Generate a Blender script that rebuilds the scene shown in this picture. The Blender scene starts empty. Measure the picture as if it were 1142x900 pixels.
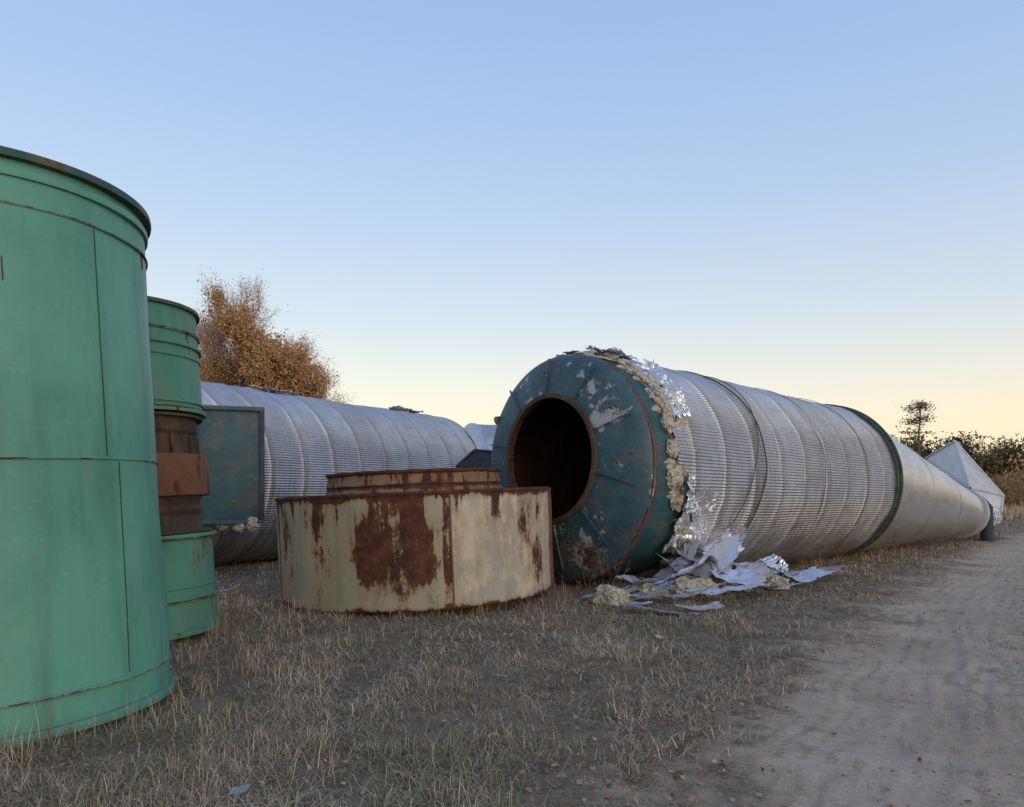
import bpy, bmesh, math, random
import numpy as np
from mathutils import Vector, Matrix, noise
random.seed(7); rng=np.random.default_rng(7)
scene=bpy.context.scene
COL=scene.collection
R=math.radians

# ------------------------------------------------------------ helpers
def link(o,parent=None):
    COL.objects.link(o)
    if parent is not None: o.parent=parent
    return o
def empty(name,mat=None):
    e=bpy.data.objects.new(name,None); e.empty_display_size=.3
    COL.objects.link(e)
    if mat is not None: e.matrix_world=mat
    return e
def finish(me,mat,sharp=35):
    if mat is not None:
        for m in (mat if isinstance(mat,(list,tuple)) else [mat]): me.materials.append(m)
    if sharp:
        me.polygons.foreach_set('use_smooth',[True]*len(me.polygons))
        try: me.set_sharp_from_angle(angle=R(sharp))
        except Exception: pass
    me.update()
def mesh_obj(name,V,F,mat,parent=None,sharp=35,fmat=None):
    me=bpy.data.meshes.new(name); me.from_pydata([tuple(v) for v in V],[],F)
    finish(me,mat,sharp)
    if fmat is not None: me.polygons.foreach_set('material_index',fmat)
    o=bpy.data.objects.new(name,me); return link(o,parent)
def mesh_np(name,V,F,mat,colors=None,parent=None,smooth=False,fmat=None):
    me=bpy.data.meshes.new(name); k=F.shape[1]
    me.vertices.add(len(V)); me.vertices.foreach_set('co',V.astype(np.float32).ravel())
    me.loops.add(F.size); me.loops.foreach_set('vertex_index',F.astype(np.int32).ravel())
    me.polygons.add(len(F)); me.polygons.foreach_set('loop_start',np.arange(0,F.size,k,dtype=np.int32))
    me.polygons.foreach_set('loop_total',np.full(len(F),k,dtype=np.int32))
    me.update(calc_edges=True)
    if smooth: me.polygons.foreach_set('use_smooth',np.ones(len(F),dtype=bool))
    if colors is not None:
        a=me.color_attributes.new('col','FLOAT_COLOR','POINT')
        c=np.ones((len(V),4),dtype=np.float32); c[:,:3]=colors; a.data.foreach_set('color',c.ravel())
    for m in (mat if isinstance(mat,(list,tuple)) else [mat]): me.materials.append(m)
    if fmat is not None: me.polygons.foreach_set('material_index',fmat)
    o=bpy.data.objects.new(name,me); return link(o,parent)
def revolve(name,prof,mat,parent=None,segs=96,sharp=30,off=None,rad=None,closed=False):
    V=[];F=[];n=len(prof)
    for i,(r,z) in enumerate(prof):
        for j in range(segs):
            a=2*math.pi*j/segs
            rr=r if rad is None else r+rad(a,z)
            oy=off(z) if off else 0
            V.append((rr*math.cos(a),rr*math.sin(a)+oy,z))
    for i in range(n-1 if not closed else n):
        i2=(i+1)%n
        for j in range(segs):
            k=(j+1)%segs
            F.append((i*segs+j,i*segs+k,i2*segs+k,i2*segs+j))
    return mesh_obj(name,V,F,mat,parent,sharp)
def torus_ring(name,r,z,w,h,mat,parent,segs=96):
    return revolve(name,[(r,z-h/2),(r+w,z-h/2),(r+w+.004,z),(r+w,z+h/2),(r,z+h/2)],mat,parent,segs)
def box(name,lo,hi,mat,parent=None,bev=.01,rot=None):
    bm=bmesh.new(); bmesh.ops.create_cube(bm,size=1)
    for v in bm.verts:
        v.co=Vector([lo[i]+(v.co[i]+.5)*(hi[i]-lo[i]) for i in range(3)])
    if bev: bmesh.ops.bevel(bm,geom=bm.edges[:],offset=bev,segments=2,affect='EDGES',profile=.5)
    if rot is not None:
        bm.transform(rot)
    me=bpy.data.meshes.new(name); bm.to_mesh(me); bm.free(); finish(me,mat,30)
    return link(bpy.data.objects.new(name,me),parent)
def tube(name,pts,r,mat,parent=None):
    cu=bpy.data.curves.new(name,'CURVE'); cu.dimensions='3D'; cu.bevel_depth=r; cu.bevel_resolution=2
    s=cu.splines.new('POLY'); s.points.add(len(pts)-1)
    for p,q in zip(s.points,pts): p.co=(*q,1)
    cu.materials.append(mat)
    return link(bpy.data.objects.new(name,cu),parent)

# ------------------------------------------------------------ materials
class M:
    def __init__(s,name):
        s.m=bpy.data.materials.new(name); s.m.use_nodes=True; s.nt=s.m.node_tree
        s.b=s.nt.nodes['Principled BSDF']; s.tc=s.n('ShaderNodeTexCoord')
    def n(s,t,**k):
        x=s.nt.nodes.new(t)
        for a,v in k.items(): setattr(x,a,v)
        return x
    def set(s,sock,v):
        if hasattr(v,'links') or isinstance(v,bpy.types.NodeSocket): s.nt.links.new(v,sock)
        else: sock.default_value=v
    def noise(s,scale=5,detail=5,rough=.6,stretch=(1,1,1),co=None,dist=0,loc=(0,0,0),rot=0):
        mp=s.n('ShaderNodeMapping'); mp.inputs['Scale'].default_value=stretch; mp.inputs['Location'].default_value=loc
        mp.inputs['Rotation'].default_value=(0,0,rot)
        s.set(mp.inputs['Vector'],co or s.tc.outputs['Object'])
        x=s.n('ShaderNodeTexNoise'); s.set(x.inputs['Vector'],mp.outputs[0])
        x.inputs['Scale'].default_value=scale; x.inputs['Detail'].default_value=detail
        x.inputs['Roughness'].default_value=rough; x.inputs['Distortion'].default_value=dist
        return x.outputs['Fac']
    def math(s,op,a,b=0.0,c=0.0,clamp=False):
        x=s.n('ShaderNodeMath',operation=op); x.use_clamp=clamp
        s.set(x.inputs[0],a); s.set(x.inputs[1],b); s.set(x.inputs[2],c); return x.outputs[0]
    def ramp(s,f,a,b,lo=0.,hi=1.):
        x=s.n('ShaderNodeMapRange'); x.interpolation_type='SMOOTHSTEP'
        s.set(x.inputs[0],f); x.inputs[1].default_value=a; x.inputs[2].default_value=b
        x.inputs[3].default_value=lo; x.inputs[4].default_value=hi; return x.outputs[0]
    def mix(s,f,a,b,mode='MIX'):
        x=s.n('ShaderNodeMix',data_type='RGBA',blend_type=mode)
        s.set(x.inputs[0],f)
        for i,v in ((6,a),(7,b)):
            if isinstance(v,tuple): v=(*v,1) if len(v)==3 else v
            s.set(x.inputs[i],v)
        return x.outputs[2]
    def xyz(s,co=None):
        x=s.n('ShaderNodeSeparateXYZ'); s.set(x.inputs[0],co or s.tc.outputs['Object']); return x.outputs
    def bump(s,h,strength=.5,dist=.02):
        x=s.n('ShaderNodeBump'); x.inputs['Strength'].default_value=strength; x.inputs['Distance'].default_value=dist
        s.set(x.inputs['Height'],h); s.nt.links.new(x.outputs[0],s.b.inputs['Normal'])
    def out(s,col,rough=.6,metal=0.,spec=.4):
        s.set(s.b.inputs['Base Color'],col if not isinstance(col,tuple) else (*col,1))
        s.set(s.b.inputs['Roughness'],rough); s.set(s.b.inputs['Metallic'],metal)
        s.b.inputs['Specular IOR Level'].default_value=spec
        return s.m

RUST1=(.16,.058,.028); RUST2=(.045,.02,.014)
def paint(name,c1,c2,rust=.3,seams=(),patches=(),rough=.6,white=0,seamw=.05,panel=None,streak=.5,seamst=.32,drip=.22,fade=.35,halo_s=.55):
    m=M(name)
    n1=m.noise(.9,4,.6); n2=m.noise(3.,4,.6,(1.5,1.5,.18)); n3=m.noise(22,4,.7)
    c=m.mix(m.ramp(n1,.35,.65),c1,c2)
    if panel:
        P=m.xyz()
        f=m.math('MULTIPLY',m.math('GREATER_THAN',P[0],panel[0]),m.math('LESS_THAN',P[1],0.0))
        c2b=m.mix(m.ramp(m.noise(1.6,5,.65,loc=(3,1,2)),.42,.52),panel[1],panel[2])
        c=m.mix(f,c,c2b)
    c=m.mix(m.ramp(n2,.42,.75,0,streak),c,tuple(x*.62 for x in c1),'MIX')
    c=m.mix(m.ramp(n3,.55,.8,0,fade),c,tuple(min(1,x*1.5+.05) for x in c2))
    n5=m.noise(5,5,.7,(1,1,.12),loc=(7,1,0))
    c=m.mix(m.ramp(n5,.56,.70,0,fade*.8),c,tuple(x*.8+.10 for x in c2))
    if white:
        w=m.ramp(m.noise(1.3,6,.72,loc=(4,2,7)),.62-white,.66-white)
        c=m.mix(w,c,(.36,.37,.37))
    P=m.xyz()
    mask=m.noise(2.6,7,.72,(1,1,.5),loc=(1,5,2))
    base=m.math('ADD',mask,rust*.25)
    for sz in seams:
        d=m.math('ABSOLUTE',m.math('SUBTRACT',P[2],sz))
        e=m.ramp(d,0,seamw,seamst,0); base=m.math('ADD',base,e)
    if seams and drip:
        dn=m.ramp(m.noise(9,3,.6,(1,1,.07)),.5,.66)
        for sz in seams:
            dd=m.math('SUBTRACT',sz,P[2])
            e2=m.math('MULTIPLY',m.ramp(dd,0,.7,drip,0),m.math('MULTIPLY',m.math('GREATER_THAN',dd,0.),dn))
            base=m.math('ADD',base,e2)
    for (ctr,rad,st) in patches:
        mp=m.n('ShaderNodeMapping'); mp.vector_type='POINT'
        mp.inputs['Scale'].default_value=tuple(1/r for r in rad)
        mp.inputs['Location'].default_value=tuple(-a/r for a,r in zip(ctr,rad))
        m.set(mp.inputs['Vector'],m.tc.outputs['Object'])
        g=m.n('ShaderNodeTexGradient',gradient_type='SPHERICAL'); m.set(g.inputs[0],mp.outputs[0])
        base=m.math('ADD',base,m.math('MULTIPLY',m.ramp(g.outputs['Fac'],0,.45),st))
    if patches:
        st2=m.noise(11,3,.6,(1,1,.06),loc=(2,8,0)); base=m.math('ADD',base,m.math('MULTIPLY',m.math('SUBTRACT',st2,.5),.28))
        fn=m.noise(30,4,.75,(1,1,.6)); base=m.math('ADD',base,m.math('MULTIPLY',m.math('SUBTRACT',fn,.5),.22))
    rm=m.ramp(base,.72,.80); halo=m.ramp(base,.56,.78,0,halo_s)
    rc=m.mix(m.ramp(m.noise(7,5,.7),.35,.8),RUST2,RUST1)
    c=m.mix(halo,c,tuple(.5*a+.5*b for a,b in zip(c1,(.34,.15,.055))))
    c=m.mix(rm,c,rc)
    m.bump(m.math('ADD',m.math('MULTIPLY',n3,.3),m.math('ADD',m.math('MULTIPLY',n1,1.5),m.math('MULTIPLY',rm,-.3))),.35,.02)
    return m.out(c,m.mix(rm,(rough,)*3,(.9,)*3),0.,.35)

G1=(.078,.262,.195); G2=(.108,.325,.243)
mat_green=paint('green_paint_tank',G1,G2,-.06,seams=(3.40,1.78,.24),rough=.5,seamw=.016,streak=.6,seamst=.27,drip=.19,fade=.32)
mat_green2=paint('green_paint_section',(.055,.20,.145),(.08,.26,.185),.25,seams=(.38,1.05,2.48,3.33),rough=.6,seamw=.022,seamst=.28,fade=.35)
mat_darkgreen=paint('dark_green_rim',(.022,.065,.055),(.03,.085,.068),.5,rough=.6)
mat_rust=paint('rusted_steel',(.11,.052,.034),(.17,.085,.05),.7,rough=.9)
mat_flange=paint('rusted_flange',(.06,.04,.032),(.10,.06,.042),.5,rough=.85)
mat_rustdark=paint('dark_rusted_steel',(.035,.03,.025),(.06,.045,.032),.5,rough=.9)
mat_cream=paint('rusty_cream_paint',(.27,.27,.19),(.37,.34,.25),.24,seams=(1.60,.06),
    patches=[((-0.02,-2.07,.92),(.72,.8,.90),.34),((.64,-1.98,.8),(.08,.5,1.2),.16),((-1.75,-1.1,.8),(.5,.6,1.1),.15),((-.95,-1.85,1.2),(.6,.5,.8),.13),((1.75,-1.1,.9),(.5,.5,1.),.15)],
    rough=.75,seamw=.14,panel=(.69,(.52,.44,.32),(.36,.34,.28)),halo_s=.75,drip=.26)
mat_creamneck=paint('rusty_neck_paint',(.17,.11,.065),(.25,.18,.11),.75,seams=(1.9,1.7),rough=.8,seamw=.05)
mat_teal=paint('teal_shell_paint',(.02,.07,.085),(.03,.10,.115),.22,rough=.5,seams=(.0,),seamw=.05)
mat_tealhead=paint('teal_head_paint',(.03,.085,.105),(.045,.115,.135),.15,rough=.5,white=.055,seams=(-.03,),seamw=.03,patches=[((.2,1.6,-.2),(1.2,.6,.8),.14)])
mat_tealbox=paint('teal_box_paint',(.025,.075,.09),(.035,.10,.11),.3,rough=.55)

def alu(name,base=(.60,.61,.64),rough=.42,metal=.75,band=None,warm=.4,bmp=.25):
    m=M(name); n1=m.noise(1.2,5,.65); n2=m.noise(10,4,.7); n3=m.noise(2,4,.7,(3,3,.35),loc=(3,3,1))
    c=m.mix(m.ramp(n1,.3,.7),tuple(x*.80 for x in base),base)
    c=m.mix(m.ramp(n3,.5,.75,0,warm),c,(.36,.31,.27))
    c=m.mix(m.ramp(n2,.55,.8,0,.4),c,tuple(x*.55 for x in base))
    if band:
        P=m.xyz(); f=m.math('FRACT',m.math('DIVIDE',P[2],band))
        d=m.math('ABSOLUTE',m.math('SUBTRACT',f,.5))
        c=m.mix(m.ramp(d,.482,.497,0,.65),c,(.10,.085,.075))
        fl=m.math('FLOOR',m.math('DIVIDE',P[2],band)); wn=m.n('ShaderNodeTexWhiteNoise',noise_dimensions='1D'); m.set(wn.inputs['W'],fl)
        c=m.mix(m.math('MULTIPLY',wn.outputs['Value'],.35),c,(.36,.34,.33))
        gr=m.noise(3,5,.75,(.4,.4,5),loc=(1,1,1)); low=m.ramp(P[1],-.6,1.9,.2,.8)
        c=m.mix(m.math('MULTIPLY',m.ramp(gr,.43,.63),low),c,(.19,.145,.11))
    m.bump(m.math('ADD',m.math('MULTIPLY',n1,2),n2),bmp,.02)
    return m.out(c,m.ramp(n2,.2,.8,rough-.08,rough+.15),metal,.5)
mat_clad=alu('corrugated_aluminium_cladding',(.62,.62,.645),.37,.86,band=.92,warm=.4)
mat_cone=alu('smooth_aluminium_cladding',(.60,.60,.61),.36,.85,None,.3,.15)
mat_scrap=alu('scrap_aluminium',(.74,.76,.80),.34,.8,None,.1)
mat_hood=alu('galvanised_hood',(.62,.62,.62),.5,.4,None,.25)
def simple(name,c1,c2,scale=8,rough=.9,b=.5,bd=.02,metal=0):
    m=M(name); n=m.noise(scale,6,.7)
    m.bump(n,b,bd); return m.out(m.mix(m.ramp(n,.3,.7),c1,c2),rough,metal,.2)
mat_insul=simple('fibreglass_insulation',(.30,.26,.17),(.68,.65,.55),14,.95,1.,.05)
mat_interior=simple('dark_interior_rust',(.03,.018,.014),(.085,.045,.03),3,.95,.3)  # very dark rust-brown tones for the inside of the vessel
mat_cable=simple('dark_cable',(.05,.048,.045),(.10,.09,.08),8)
mat_darksteel=simple('dark_blue_steel',(.03,.038,.05),(.06,.065,.08),4,.6)
def colmat(name,rough=.9,trans=0.):
    m=M(name); a=m.n('ShaderNodeAttribute',attribute_name='col'); m.out(a.outputs['Color'],rough,0,.15)
    return m.m
mat_grass=colmat('dry_grass_blades'); mat_leaf=colmat('tree_foliage')

# ------------------------------------------------------------ camera / light / world
CAMH=1.6
cam=bpy.data.cameras.new('camera'); co=bpy.data.objects.new('camera',cam); COL.objects.link(co)
co.location=(0,0,CAMH); co.rotation_euler=(R(90),0,0)
cam.sensor_width=36; cam.lens=26.0; cam.shift_y=100/1142; cam.clip_end=3000; cam.clip_start=.05
scene.camera=co
scene.view_settings.view_transform='Standard'; scene.view_settings.look='None'; scene.view_settings.exposure=0
SUN_EL=R(16); az=Vector((.50,-.86,0)).normalized()
sd=Vector((az.x*math.cos(SUN_EL),az.y*math.cos(SUN_EL),math.sin(SUN_EL)))
sl=bpy.data.lights.new('sun','SUN'); sl.energy=.8; sl.angle=R(35); sl.color=(1,.84,.68)
so=bpy.data.objects.new('sun',sl); COL.objects.link(so); so.rotation_euler=sd.to_track_quat('Z','Y').to_euler()
w=bpy.data.worlds.new('World'); scene.world=w; w.use_nodes=True; nt=w.node_tree
bg=nt.nodes['Background']; outn=nt.nodes['World Output']
sky=nt.nodes.new('ShaderNodeTexSky'); sky.sky_type='NISHITA'; sky.sun_disc=False
sky.sun_elevation=R(6); sky.sun_rotation=math.atan2(az.x,az.y); sky.air_density=1; sky.dust_density=1
nt.links.new(sky.outputs[0],bg.inputs['Color']); bg.inputs['Strength'].default_value=.06
tc=nt.nodes.new('ShaderNodeTexCoord'); sep=nt.nodes.new('ShaderNodeSeparateXYZ'); nt.links.new(tc.outputs['Generated'],sep.inputs[0])
cr=nt.nodes.new('ShaderNodeValToRGB'); nt.links.new(sep.outputs[2],cr.inputs[0])
els=[(0,(.86,.68,.47)),(.085,(.86,.72,.53)),(.14,(.75,.70,.62)),(.22,(.57,.63,.69)),(.36,(.41,.53,.73)),(.56,(.29,.42,.72)),(1,(.21,.32,.61))]
ce=cr.color_ramp.elements
ce[0].position=els[0][0]; ce[0].color=(*els[0][1],1); ce[1].position=1; ce[1].color=(*els[-1][1],1)
for p,c in els[1:-1]:
    e=ce.new(p); e.color=(*c,1)
bg2=nt.nodes.new('ShaderNodeBackground'); nt.links.new(cr.outputs[0],bg2.inputs['Color']); bg2.inputs['Strength'].default_value=1.0
ad=nt.nodes.new('ShaderNodeAddShader'); nt.links.new(bg.outputs[0],ad.inputs[0]); nt.links.new(bg2.outputs[0],ad.inputs[1])
nt.links.new(ad.outputs[0],outn.inputs['Surface'])

# ------------------------------------------------------------ ground
def vnoise(x,y,s,seed=0):
    x=x/s+seed*17.3; y=y/s+seed*9.7
    xi=np.floor(x); yi=np.floor(y); fx=x-xi; fy=y-yi
    fx=fx*fx*(3-2*fx); fy=fy*fy*(3-2*fy)
    def h(a,b):
        t=np.sin(a*127.1+b*311.7+seed*74.7)*43758.5453; return t-np.floor(t)
    return (h(xi,yi)*(1-fx)+h(xi+1,yi)*fx)*(1-fy)+(h(xi,yi+1)*(1-fx)+h(xi+1,yi+1)*fx)*fy
def fb(x,y,s,seed=0,o=4):
    t=0;a=1;tot=0
    for i in range(o):
        t=t+a*vnoise(x,y,s/2**i,seed+i); tot+=a; a*=.55
    return t/tot
def roadv(x,y):
    yy=np.clip(y,-20,90)-3.8
    return x-(.6+.62*yy+.0055*yy*yy)
def gh(x,y):
    v=roadv(x,y)+.5*(fb(x,y,1.5,3)-.5)
    fade=np.clip(1.6-np.hypot(x,y-10)/45,0,1)
    road=np.clip((v+.3)/1.2,0,1)*np.clip((7.5-v)/1.,0,1)
    g=.05*(fb(x,y,2.2,5)-.5)+.055*(fb(x,y,.45,8)-.5)*(1-.6*road)+.022*(fb(x,y,.14,11,2)-.5)
    for c,wd,dp in ((.9,.05,.007),(1.2,.04,.007),(1.45,.07,.012),(1.75,.04,.008),(1.95,.05,.008),(2.6,.04,.006),(3.1,.08,.013),(3.4,.05,.009),(3.9,.07,.009),(5.2,.12,.015)):
        vv=roadv(x,y)+.16*np.sin(y*.6+c)+.05*np.sin(y*2.1+c*5)
        ir=np.clip(2.2*fb(x,y,.5,int(c*10)+60)-.5,0,1.5)
        g=g-ir*road*dp*np.exp(-((vv-c)/wd)**2)+ir*road*dp*.8*np.exp(-((vv-c-wd*1.9)/wd)**2)
    return g*fade-.05*road*fade
def axis(lo,hi,step,far_lo,far_hi,g=1.12):
    a=list(np.arange(lo,hi,step)); s=step;x=a[-1]
    while x<far_hi: s*=g; x+=s; a.append(x)
    s=step;x=lo;b=[]
    while x>far_lo: s*=g; x-=s; b.append(x)
    return np.array(b[::-1]+a)
xs=axis(-8,11,.045,-900,900); ys=axis(2,16,.045,-300,1500)
X,Y=np.meshgrid(xs,ys); Z=gh(X,Y)
nx,ny=len(xs),len(ys)
V=np.stack([X.ravel(),Y.ravel(),Z.ravel()],1)
idx=np.arange(nx*ny).reshape(ny,nx)
F=np.stack([idx[:-1,:-1].ravel(),idx[:-1,1:].ravel(),idx[1:,1:].ravel(),idx[1:,:-1].ravel()],1)
m=M('dry_grass_and_dirt')
at=m.n('ShaderNodeAttribute',attribute_name='roadv'); v=at.outputs['Fac']
nl=m.noise(.7,4,.6); nm=m.noise(4,5,.7); nf=m.noise(38,4,.75); nff=m.noise(150,2,.7)
f1=m.noise(70,3,.7,(1,.10,1),rot=.5); f2=m.noise(70,3,.7,(.10,1,1),rot=-.3,loc=(3,3,0)); f3=m.noise(60,3,.7,(1,.12,1),rot=-.9,loc=(7,1,0))
fib=m.math('MAXIMUM',m.math('MAXIMUM',f1,f2),f3)
soil=m.mix(m.ramp(nm,.35,.65),(.16,.115,.075),(.29,.215,.15))
straw=m.mix(nff,(.30,.225,.145),(.62,.50,.34))
g=m.mix(m.ramp(fib,.56,.70),soil,straw)
g=m.mix(m.ramp(nl,.45,.68,0,.5),g,(.36,.285,.195))
g=m.mix(m.ramp(nf,.54,.68,0,.6),g,(.08,.056,.038))
sand=m.mix(m.ramp(nl,.35,.65),(.56,.43,.315),(.68,.54,.41))
sand=m.mix(m.ramp(nf,.45,.7,0,.55),sand,(.38,.285,.205))
sand=m.mix(m.ramp(nm,.5,.72,0,.45),sand,(.42,.32,.23))
wob=m.math('ADD',v,m.math('MULTIPLY',m.math('SUBTRACT',m.noise(.5,3,.5,loc=(9,0,0)),.5),.7))
sw=m.n('ShaderNodeMath',operation='SINE'); m.set(sw.inputs[0],m.math('MULTIPLY',wob,34.0))
stripes=m.math('MULTIPLY',m.ramp(sw.outputs[0],.0,.9),m.ramp(m.noise(2.3,4,.7,loc=(0,5,0)),.45,.6))
sand=m.mix(m.math('MULTIPLY',stripes,.42),sand,(.33,.245,.175))
ve=m.math('ADD',v,m.math('ADD',m.math('MULTIPLY',m.math('SUBTRACT',nm,.5),2.6),m.math('MULTIPLY',m.math('SUBTRACT',nl,.5),2.6)))
e1=m.ramp(ve,-.5,1.2); e2=m.ramp(ve,6.5,8.,1,0)
rm=m.math('MULTIPLY',e1,e2)
mid=m.math('MULTIPLY',m.ramp(m.math('ABSOLUTE',m.math('SUBTRACT',ve,2.5)),.1,.5,.6,0),m.ramp(nm,.42,.6))
rm=m.math('SUBTRACT',rm,mid,clamp=True)
c=m.mix(rm,g,sand)
gp=m.math('MULTIPLY',m.ramp(m.noise(1.1,4,.6,loc=(2,2,0)),.56,.68),m.ramp(nf,.4,.6))
c=m.mix(m.math('MULTIPLY',gp,.5),c,(.13,.17,.06))
Pg=m.xyz(); tw=m.n('ShaderNodeMath',operation='SINE'); m.set(tw.inputs[0],m.math('MULTIPLY',m.math('ADD',Pg[1],m.math('MULTIPLY',Pg[0],.6)),70.))
tread=m.math('MULTIPLY',tw.outputs[0],m.math('MULTIPLY',stripes,rm))
m.bump(m.math('ADD',m.math('MULTIPLY',tread,.25),m.math('ADD',m.math('MULTIPLY',nm,1.0),m.math('ADD',nf,m.math('MULTIPLY',fib,.6)))),1.,.035)
mat_ground=m.out(c,.95,0,.15)
go=mesh_np('ground',V,F,mat_ground,smooth=True)
a=go.data.attributes.new('roadv','FLOAT','POINT'); a.data.foreach_set('value',np.clip(roadv(X,Y),-30,30).astype(np.float32).ravel())

# ------------------------------------------------------------ grass
BL=[(Vector((-3.8,5.52)),1.16),(Vector((-4.37,8.35)),.97),(Vector((-1.43,11.45)),1.98)]
def blades(N,xy,length,width,tilt,colA,colB,green=0.):
    x,y=xy; n=len(x); r=rng
    z=gh(x,y)
    ang=r.uniform(0,2*math.pi,n); L=length; ti=tilt
    dx=np.cos(ang);dy=np.sin(ang)
    sx=-dy*width/2; sy=dx*width/2
    def P(f,bend):
        h=L*f*np.cos(ti*bend); d=L*f*np.sin(ti*bend); return x+dx*d,y+dy*d,z+h-.004
    m1=P(.5,.75); t1=P(1.,1.)
    tz=np.maximum(t1[2],z+.004)
    V=np.empty((n,5,3))
    V[:,0]=np.stack([x-sx,y-sy,z-.01],1); V[:,1]=np.stack([x+sx,y+sy,z-.01],1)
    V[:,2]=np.stack([m1[0]+sx*.8,m1[1]+sy*.8,m1[2]+.004],1); V[:,3]=np.stack([m1[0]-sx*.8,m1[1]-sy*.8,m1[2]+.004],1)
    V[:,4]=np.stack([t1[0],t1[1],tz],1)
    b=np.arange(n)[:,None]*5
    F=np.concatenate([b+np.array([[0,1,2]]),b+np.array([[0,2,3]]),b+np.array([[3,2,4]])])
    t=r.random(n)[:,None]; C=np.array(colA)*(1-t)+np.array(colB)*t; C=C*r.uniform(.55,1.25,n)[:,None]
    # brightness drifts in patches, a little green shows through
    C=C*(.72+.56*fb(x,y,1.1,91))[:,None]
    if green:
        k=(fb(x,y,.8,83)>.55)&(r.random(n)<green); C[k]=np.array([.13,.17,.065])*r.uniform(.7,1.4,k.sum())[:,None]
    C=np.repeat(C,5,axis=0)
    return V.reshape(-1,3),F,C
def inside(x,y):
    k=np.zeros(len(x),bool)
    for c,rr in BL: k|=np.hypot(x-c.x,y-c.y)<rr
    return k
def sample(N,y0,y1):
    u=rng.random(N); y=y0*(y1/y0)**u
    x=rng.uniform(-.95,.95,N)*y+rng.uniform(-1,1,N)
    vv=roadv(x,y)+2.4*(fb(x,y,1.2,21)-.5)+1.8*(fb(x,y,.35,31)-.5)
    p=np.clip(1-(vv+.7)/1.1,0.014,1); p=np.where(vv>6.8,1,p)
    p=np.where((np.abs(vv-2.5)<.25)&(y>5),np.maximum(p,.22),p)
    p*=np.clip((fb(x,y,.55,41)-.36)*4.5,.07,1)
    k=(rng.random(N)<p)&~inside(x,y)
    return x[k],y[k]
parts=[]
x,y=sample(330000,2.6,45)
n=len(x); dist=np.hypot(x,y)
parts.append(blades(n,(x,y),rng.uniform(.05,.20,n),rng.uniform(.0025,.0055,n)*np.clip(dist/5.5,.9,5),rng.uniform(1.12,1.58,n),(.26,.185,.115),(.66,.525,.355),.35))
x,y=sample(90000,2.8,30); k=fb(x,y,.7,55)>.56; x,y=x[k],y[k]; n=len(x); dist=np.hypot(x,y)
parts.append(blades(n,(x,y),rng.uniform(.06,.21,n),rng.uniform(.0025,.004,n)*np.clip(dist/6,.9,4),rng.uniform(.3,1.35,n),(.28,.20,.12),(.62,.49,.33),.2))
tc_=[]
for c,rr in BL:
    for i in range(22):
        a_=rng.uniform(math.pi*1.05,math.pi*2.1); tc_.append((c.x+(rr+.1)*math.cos(a_)+rng.normal(0,.06),c.y+(rr+.1)*math.sin(a_)+rng.normal(0,.06),.34))
for i in range(60):
    t=rng.uniform(-.3,12); s=rng.uniform(.3,1.4); tc_.append((.92+.757*t+.652*s,12.75+.652*t-.757*s,.4))
for i in range(36): tc_.append((rng.uniform(-3.6,-1.6),rng.uniform(4.8,9),.34))
for i in range(55):
    yy=rng.uniform(3.2,14); xx=rng.uniform(-.4*yy,.25*yy)
    if roadv(xx,yy)<-.6: tc_.append((xx,yy,.24))
xx=[];yy=[];hh=[]
for cx,cy,h in tc_:
    k=int(rng.integers(8,28)); s=rng.uniform(.04,.16)
    xx+=list(rng.normal(cx,s,k)); yy+=list(rng.normal(cy,s,k)); hh+=[h]*k
x=np.array(xx);y=np.array(yy);n=len(x)
parts.append(blades(n,(x,y),rng.uniform(.25,1.,n)*np.array(hh),rng.uniform(.003,.006,n),rng.uniform(.05,1.2,n),(.28,.20,.12),(.60,.48,.32)))
off=0;Vs=[];Fs=[];Cs=[]
for V_,F_,C_ in parts: Vs.append(V_);Fs.append(F_+off);Cs.append(C_);off+=len(V_)
mesh_np('dry_grass',np.concatenate(Vs),np.concatenate(Fs),mat_grass,np.concatenate(Cs))
# tall bare weed stalks beside the steel
Vs=[];Fs=[];Cs=[];off=0
def ribbon(p,q,w_):
    global off
    d=(q-p).normalized(); u=d.cross(Vector((random.gauss(0,1),random.gauss(0,1),.1))).normalized()*w_
    Vs.append([tuple(p-u),tuple(p+u),tuple(q+u*.5),tuple(q-u*.5)]); Fs.append([off,off+1,off+2,off+3]); off+=4; Cs.append([(.17,.11,.07)]*4)
for (wx,wy,hh_) in [(-1.7,9.2,.55),(-1.4,9.25,.4),(1.3,10.6,.75),(1.5,10.8,.6),(1.15,10.5,.5),(-2.9,7.6,.7),(-2.7,7.9,.6),(-3.1,8.1,.5),(.7,9.9,.4),(6.9,16.2,.6),(7.4,16.6,.7),(-2.4,6.1,.4),(9.5,18.3,.6),(16.3,25.0,1.1),(16.6,25.3,.9),(-.9,9.2,.4),(-2.45,9.3,.45)]:
    for s_ in range(4):
        p=Vector((wx+random.gauss(0,.07),wy+random.gauss(0,.07),0)); d=Vector((random.gauss(0,.18),random.gauss(0,.18),1)).normalized()
        for i in range(5):
            q=p+d*hh_/5; ribbon(p,q,.0035*max(1,wy/10)); p=q; d=(d+Vector((random.gauss(0,.1),random.gauss(0,.1),0))).normalized()
            if i>1:
                for _ in range(3): ribbon(p,p+(d+Vector((random.gauss(0,.7),random.gauss(0,.7),0))).normalized()*hh_*.16,.0025*max(1,wy/10))
mesh_np('dry_weeds',np.array(Vs).reshape(-1,3),np.array(Fs),mat_grass,np.array(Cs).reshape(-1,3))
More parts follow.
